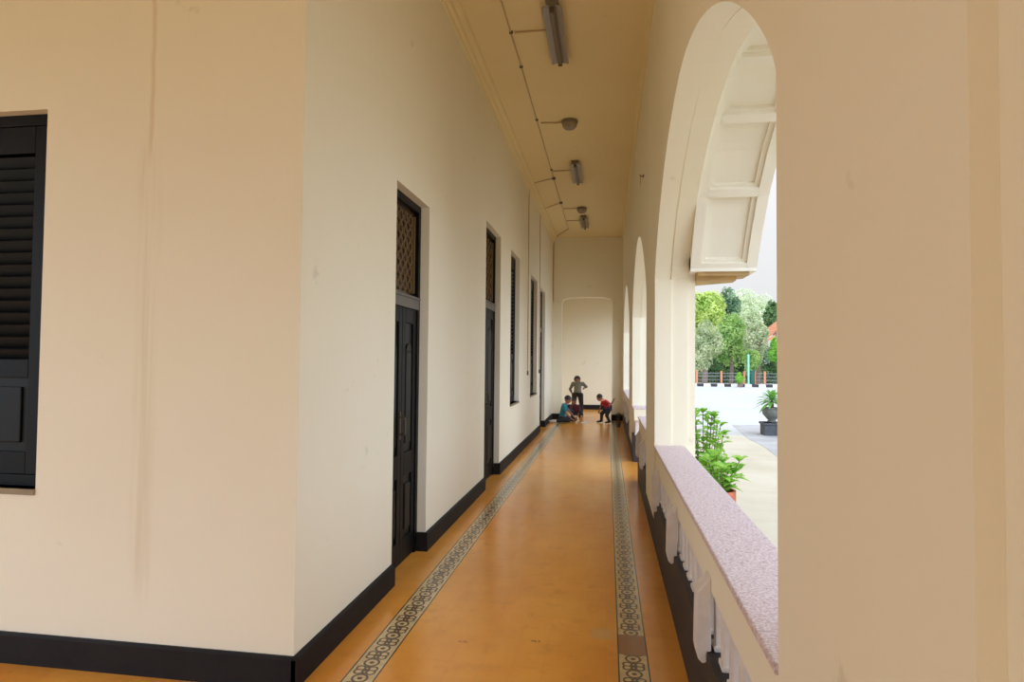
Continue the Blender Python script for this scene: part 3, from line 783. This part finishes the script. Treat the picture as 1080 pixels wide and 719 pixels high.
def person(label, root, J, cloth, sc=1.0, look=(0, -1, 0), up=(0, 0, 1), size=1.0):
    """J: joint positions (world offsets from root); look: facing direction of the head"""
    t = thing('person', label, 'person', root)
    V = {k: Vector(v)*size for k, v in J.items()}; sc *= size
    R_ = lambda v: v*sc
    hd, nk = V['head'], V['neck']
    lat = (V['shr']-V['shl']).normalized(); bm = bmesh.new()
    chain(bm, [(V['pelvis'], (R_(.088), R_(.07))), (V['belly'], (R_(.08), R_(.062))), (V['chest'], (R_(.098), R_(.068))), (V['neckb'], (R_(.062), R_(.045)))], lat)
    chain(bm, [(V['neckb'], R_(.045)), (nk, R_(.036)), (hd, R_(.045))])
    for s in ('l', 'r'):
        chain(bm, [(V['chest'].lerp(V['sh'+s], .45), R_(.055)), (V['sh'+s], R_(.040))])
        chain(bm, [(V['sh'+s], R_(.038)), (V['el'+s], R_(.027)), (V['wr'+s], R_(.019)), (V['ha'+s], R_(.021))])
        chain(bm, [(V['hip'+s], R_(.066)), (V['kn'+s], R_(.042)), (V['kn'+s].lerp(V['an'+s], .35), R_(.040)), (V['an'+s], R_(.024))])
        chain(bm, [(V['an'+s], R_(.025)), (V['to'+s], R_(.022))])
    # head with face
    f = Vector(look).normalized(); u = Vector(up).normalized(); r = f.cross(u).normalized(); u = r.cross(f)
    B = Matrix((r, f, u)).transposed()
    H = R_(.105)
    ell(bm, hd+u*H*.15, (H*.74, H*.86, H*.88), B); ell(bm, hd-u*H*.42+f*H*.22, (H*.52, H*.55, H*.5), B)
    ell(bm, hd+f*H*.80-u*H*.16, (H*.12, H*.16, H*.17), B, 10)
    ell(bm, hd+f*H*.66-u*H*.52, (H*.22, H*.12, H*.07), B, 10)
    for s in (-1, 1): ell(bm, hd+r*s*H*.75-u*H*.08, (H*.08, H*.16, H*.24), B, 10)
    # fingers
    for s in ('l', 'r'):
        d = (V['ha'+s]-V['wr'+s]).normalized(); sd = d.cross(Vector((0, 0, 1)))
        if sd.length < .2: sd = d.cross(Vector((1, 0, 0)))
        sd.normalize(); cu = d.cross(sd).normalized()
        if cu.z > 0: cu = -cu
        mb = MB(); mb.bm.free(); mb.bm = bm
        for k, (off, ln) in enumerate(((-.75, .8), (-.25, 1.), (.25, .95), (.75, .72))):
            b0 = V['ha'+s]+sd*off*R_(.022); L = R_(.055)*ln
            mb.tube([b0-d*R_(.022), b0+d*L*.5+cu*L*.1, b0+d*L*.8+cu*L*.45, b0+d*L*.85+cu*L*.75], [R_(.0085), R_(.008), R_(.0075), R_(.006)], 6)
        b0 = V['wr'+s].lerp(V['ha'+s], .4)
        mb.tube([b0, b0+sd*R_(.03)+d*R_(.015), b0+sd*R_(.036)+d*R_(.04)], [R_(.009), R_(.008), R_(.006)], 6)
    weld(bm, 'body', SK, t, .0045, 3)
    # hair
    bm = bmesh.new()
    ell(bm, hd+u*H*.26-f*H*.10, (H*.83, H*.90, H*.86), B, 20)
    bmesh.ops.delete(bm, geom=[v for v in bm.verts if ((v.co-hd).dot(f) > H*.42 and (v.co-hd).dot(u) < H*.5) or (v.co-hd).dot(u) < -H*.28], context='VERTS')
    me = bpy.data.meshes.new('hair'); bm.to_mesh(me); bm.free(); me.materials.append(HR)
    for p in me.polygons: p.use_smooth = True
    o = bpy.data.objects.new('hair', me); C.objects.link(o); o.parent = t
    sd_ = o.modifiers.new('t', 'SOLIDIFY'); sd_.thickness = .012
    # eyes and brows
    for s in (-1, 1):
        mb = MB(); ell(mb.bm, hd+f*H*.80+r*s*H*.28+u*H*.04, (H*.10, H*.07, H*.05), B, 8); mb.build('eye', HR, t, smooth=True)
    # clothes
    top, bot, sleeve, leg, extra = cloth
    bm = bmesh.new()
    lo = V['pelvis'].lerp(V['belly'], .15)
    chain(bm, [(lo, (R_(.106), R_(.088))), (V['belly'], (R_(.096), R_(.078))), (V['chest'], (R_(.108), R_(.080))), (V['chest'].lerp(V['neckb'], .75), (R_(.080), R_(.060)))], lat)
    for s in ('l', 'r'):
        e = V['sh'+s].lerp(V['el'+s], min(1, sleeve))
        chain(bm, [(V['chest'].lerp(V['sh'+s], .4), R_(.066)), (V['sh'+s], R_(.052)), (e, R_(.045 if sleeve < 1 else .036))])
        if sleeve > 1: chain(bm, [(e, R_(.036)), (V['el'+s].lerp(V['wr'+s], sleeve-1), R_(.029))])
    weld(bm, 'shirt', top, t, .0055, 5)
    bm = bmesh.new(); chain(bm, [(lo, (R_(.098), R_(.080))), (V['pelvis'], (R_(.102), R_(.084)))], lat)
    for s in ('l', 'r'):
        chain(bm, [(V['pelvis'].lerp(V['hip'+s], .6), R_(.080)), (V['hip'+s], R_(.078)), (V['hip'+s].lerp(V['kn'+s], min(1, leg)), R_(.058))])
        if leg > 1: chain(bm, [(V['kn'+s], R_(.056)), (V['kn'+s].lerp(V['an'+s], leg-1), R_(.043))])
    weld(bm, 'trousers' if leg > 1 else 'shorts', bot, t, .0055, 5)
    if extra:
        for s in ('l', 'r'):
            a, b = V['an'+s], V['to'+s]; d = (b-a).normalized(); bm = bmesh.new()
            chain(bm, [(a-d*R_(.015), R_(.032)), (a.lerp(b, .5), R_(.032)), (b+d*R_(.008), R_(.028))])
            weld(bm, 'shoe', extra, t, .005, 3)
    return t
grey = mat('olive_grey_shirt', srgb(124, 118, 98), .8, .15, 20); dkt = mat('dark_trousers', srgb(44, 42, 36), .8, .2, 20)
tealc = mat('teal_shirt', srgb(38, 116, 128), .8, .15, 20); navy = mat('navy_cloth', srgb(44, 52, 66), .8, .2, 20)
red = mat('red_shirt', srgb(196, 48, 50), .8, .15, 20); maroon = mat('maroon_shirt', srgb(92, 38, 48), .8, .15, 20)
blk = mat('black_cloth', srgb(34, 32, 34), .8, .2, 20); white = mat('white_shoe', srgb(228, 226, 222), .6)
strap = mat('pale_orange_stripe', srgb(236, 170, 140), .7)
# standing child, seen from behind, bent forward
person('child with dark hair in grey-olive top and dark trousers, standing bent over papers', (-.86, 18.3, 0),
 dict(pelvis=(0, -.02, .66), belly=(0, .03, .78), chest=(0, .13, .90), neckb=(0, .21, .97), neck=(0, .25, 1.0), head=(-.03, .32, 1.03),
  shl=(-.14, .13, .93), ell=(-.23, .16, .76), wrl=(-.17, .26, .62), hal=(-.13, .32, .58),
  shr=(.14, .13, .93), elr=(.25, .20, .84), wrr=(.20, .36, .80), har=(.17, .42, .79),
  hipl=(-.085, -.01, .60), knl=(-.11, .03, .34), anl=(-.12, -.02, .06), tol=(-.13, .10, .03),
  hipr=(.085, -.01, .60), knr=(.11, .03, .34), anr=(.12, -.02, .06), tor=(.14, .10, .03)),
 (grey, dkt, 1.6, 1.85, blk), 1.12, (-.1, .75, -.65), (0, .6, .75))
# child seated on the floor, legs folded to the left
person('child in teal T-shirt sitting on the floor with legs folded back to the left', (-1.10, 16.2, 0),
 dict(pelvis=(-.05, 0, .095), belly=(-.04, .0, .20), chest=(-.01, .01, .34), neckb=(.03, .02, .42), neck=(.05, .02, .455), head=(.075, .02, .525),
  shl=(-.03, .13, .39), ell=(.10, .18, .25), wrl=(.20, .12, .14), hal=(.25, .08, .10),
  shr=(.0, -.12, .38), elr=(.06, -.17, .22), wrr=(.17, -.15, .10), har=(.23, -.13, .065),
  hipl=(.02, .08, .085), knl=(.24, .16, .07), anl=(.05, .24, .04), tol=(-.05, .26, .035),
  hipr=(-.07, -.08, .085), knr=(.12, -.22, .075), anr=(-.20, -.24, .05), tor=(-.31, -.20, .04)),
 (tealc, blk, .6, 1.8, white), .9, (.72, .25, -.45), size=1.12)
# a child behind, crouching
person('child in dark maroon top crouching behind the teal-shirted child', (-.86, 16.95, 0),
 dict(pelvis=(.04, .02, .20), belly=(.03, -.01, .29), chest=(.0, -.04, .40), neckb=(-.02, -.07, .46), neck=(-.03, -.08, .49), head=(-.035, -.10, .55),
  shl=(-.11, -.05, .42), ell=(-.13, -.13, .29), wrl=(-.06, -.20, .18), hal=(-.04, -.23, .13),
  shr=(.11, -.05, .42), elr=(.15, -.13, .29), wrr=(.10, -.20, .18), har=(.08, -.24, .13),
  hipl=(-.04, .0, .19), knl=(-.09, -.16, .26), anl=(-.08, -.04, .05), tol=(-.09, -.14, .03),
  hipr=(.12, .0, .19), knr=(.16, -.16, .26), anr=(.13, -.04, .05), tor=(.14, -.14, .03)),
 (maroon, navy, 1.3, 1.7, None), .80, (-.3, -.8, -.5), size=.92)
# child in red, bending to the left
p = person('child in red T-shirt and dark trousers bending over to the left, one arm back', (0.0, 16.25, 0),
 dict(pelvis=(.02, .0, .40), belly=(-.03, .0, .48), chest=(-.09, .0, .555), neckb=(-.135, -.01, .60), neck=(-.16, -.01, .62), head=(-.195, -.02, .655),
  shl=(-.10, .12, .57), ell=(-.17, .15, .44), wrl=(-.20, .10, .33), hal=(-.21, .08, .28),
  shr=(-.04, -.12, .57), elr=(.09, -.14, .50), wrr=(.15, -.12, .58), har=(.17, -.11, .63),
  hipl=(.0, .07, .36), knl=(-.14, .09, .24), anl=(-.15, .08, .05), tol=(-.24, .08, .03),
  hipr=(.03, -.07, .36), knr=(-.01, -.08, .21), anr=(.06, -.08, .05), tor=(-.03, -.09, .03)),
 (red, navy, .6, 1.85, blk), .86, (-.85, .25, -.45))
MB().tube([(-.15, -.09, .585), (-.10, -.10, .60), (-.05, -.085, .605), (-.0, -.06, .585)], .020, 8).build('pale_stripe', strap, p)
tag(MB().box(0, .20, 0, .28, 0, .004).box(.01, .19, .01, .27, .004, .005).build('paper_sheet', M['kerbw'], loc=(-.68, 16.1, .001)), 'sheet of paper on the floor between the children', 'paper')

# ------------------------------------------------------------------ sky
wd = bpy.data.worlds.new('sky'); S.world = wd; wd.use_nodes = True; n = wd.node_tree.nodes; l = wd.node_tree.links
bg = n['Background']; tc = n.new('ShaderNodeTexCoord')
def wm(op, a, b=0.):
    q = n.new('ShaderNodeMath'); q.operation = op
    for i, v in enumerate((a, b)):
        if hasattr(v, 'is_output'): l.new(v, q.inputs[i])
        else: q.inputs[i].default_value = v
    return q.outputs[0]
SUN = Vector((.62, -.62, .42)).normalized()
dp = n.new('ShaderNodeVectorMath'); dp.operation = 'DOT_PRODUCT'; l.new(tc.outputs['Generated'], dp.inputs[0]); dp.inputs[1].default_value = SUN
glow = wm('MULTIPLY', wm('POWER', wm('MAXIMUM', dp.outputs['Value'], 0.), 3.), 3.75)
d2 = n.new('ShaderNodeVectorMath'); d2.operation = 'DOT_PRODUCT'; l.new(tc.outputs['Generated'], d2.inputs[0]); d2.inputs[1].default_value = Vector((-.7, -.65, .3)).normalized()
glow = wm('ADD', glow, wm('MULTIPLY', wm('POWER', wm('MAXIMUM', d2.outputs['Value'], 0.), 2.), 1.5))  # second sky lobe, added out of view to raise light from behind left
sep = n.new('ShaderNodeSeparateXYZ'); l.new(tc.outputs['Generated'], sep.inputs[0])
strength = wm('ADD', glow, wm('ADD', .80, wm('MULTIPLY', wm('MAXIMUM', sep.outputs[2], 0.), .7)))
noi = n.new('ShaderNodeTexNoise'); noi.inputs['Scale'].default_value = 2.2; noi.inputs['Detail'].default_value = 5; l.new(tc.outputs['Generated'], noi.inputs['Vector'])
mx = n.new('ShaderNodeMix'); mx.data_type = 'RGBA'; l.new(noi.outputs[0], mx.inputs[0]); mx.inputs[6].default_value = (.93, .96, 1.0, 1); mx.inputs[7].default_value = (1, .99, .98, 1)
m2 = n.new('ShaderNodeMix'); m2.data_type = 'RGBA'; l.new(wm('MINIMUM', glow, 1.), m2.inputs[0]); l.new(mx.outputs[2], m2.inputs[6]); m2.inputs[7].default_value = (.70, .81, 1.0, 1)
l.new(m2.outputs[2], bg.inputs[0]); l.new(strength, bg.inputs[1])

# ------------------------------------------------------------------ camera
F, YAW, PIT, ROL = 654.96, -.1527, .031, .0094
cy, sy, cp, sp = math.cos(YAW), math.sin(YAW), math.cos(PIT), math.sin(PIT)
Fw = Vector((sy*cp, cy*cp, sp)); R0 = Vector((cy, -sy, 0)); U0 = R0.cross(Fw)
Rv = R0*math.cos(ROL)+U0*math.sin(ROL); Uv = U0*math.cos(ROL)-R0*math.sin(ROL)
cam = bpy.data.cameras.new('camera'); co = bpy.data.objects.new('camera', cam); C.objects.link(co)
co.matrix_world = Matrix((( Rv.x, Uv.x, -Fw.x, 0), (Rv.y, Uv.y, -Fw.y, 0), (Rv.z, Uv.z, -Fw.z, 1.6), (0, 0, 0, 1)))
cam.sensor_width = 36; cam.lens = F/1080*36; cam.clip_start = .05; cam.clip_end = 500
S.camera = co
S.view_settings.view_transform = 'Standard'; S.view_settings.look = 'None'; S.view_settings.gamma = 1; S.view_settings.use_curve_mapping = False
S.view_settings.exposure = 0
S.cycles.max_bounces = 12; S.cycles.diffuse_bounces = 8; S.cycles.use_denoising = True; S.cycles.sample_clamp_indirect = 6
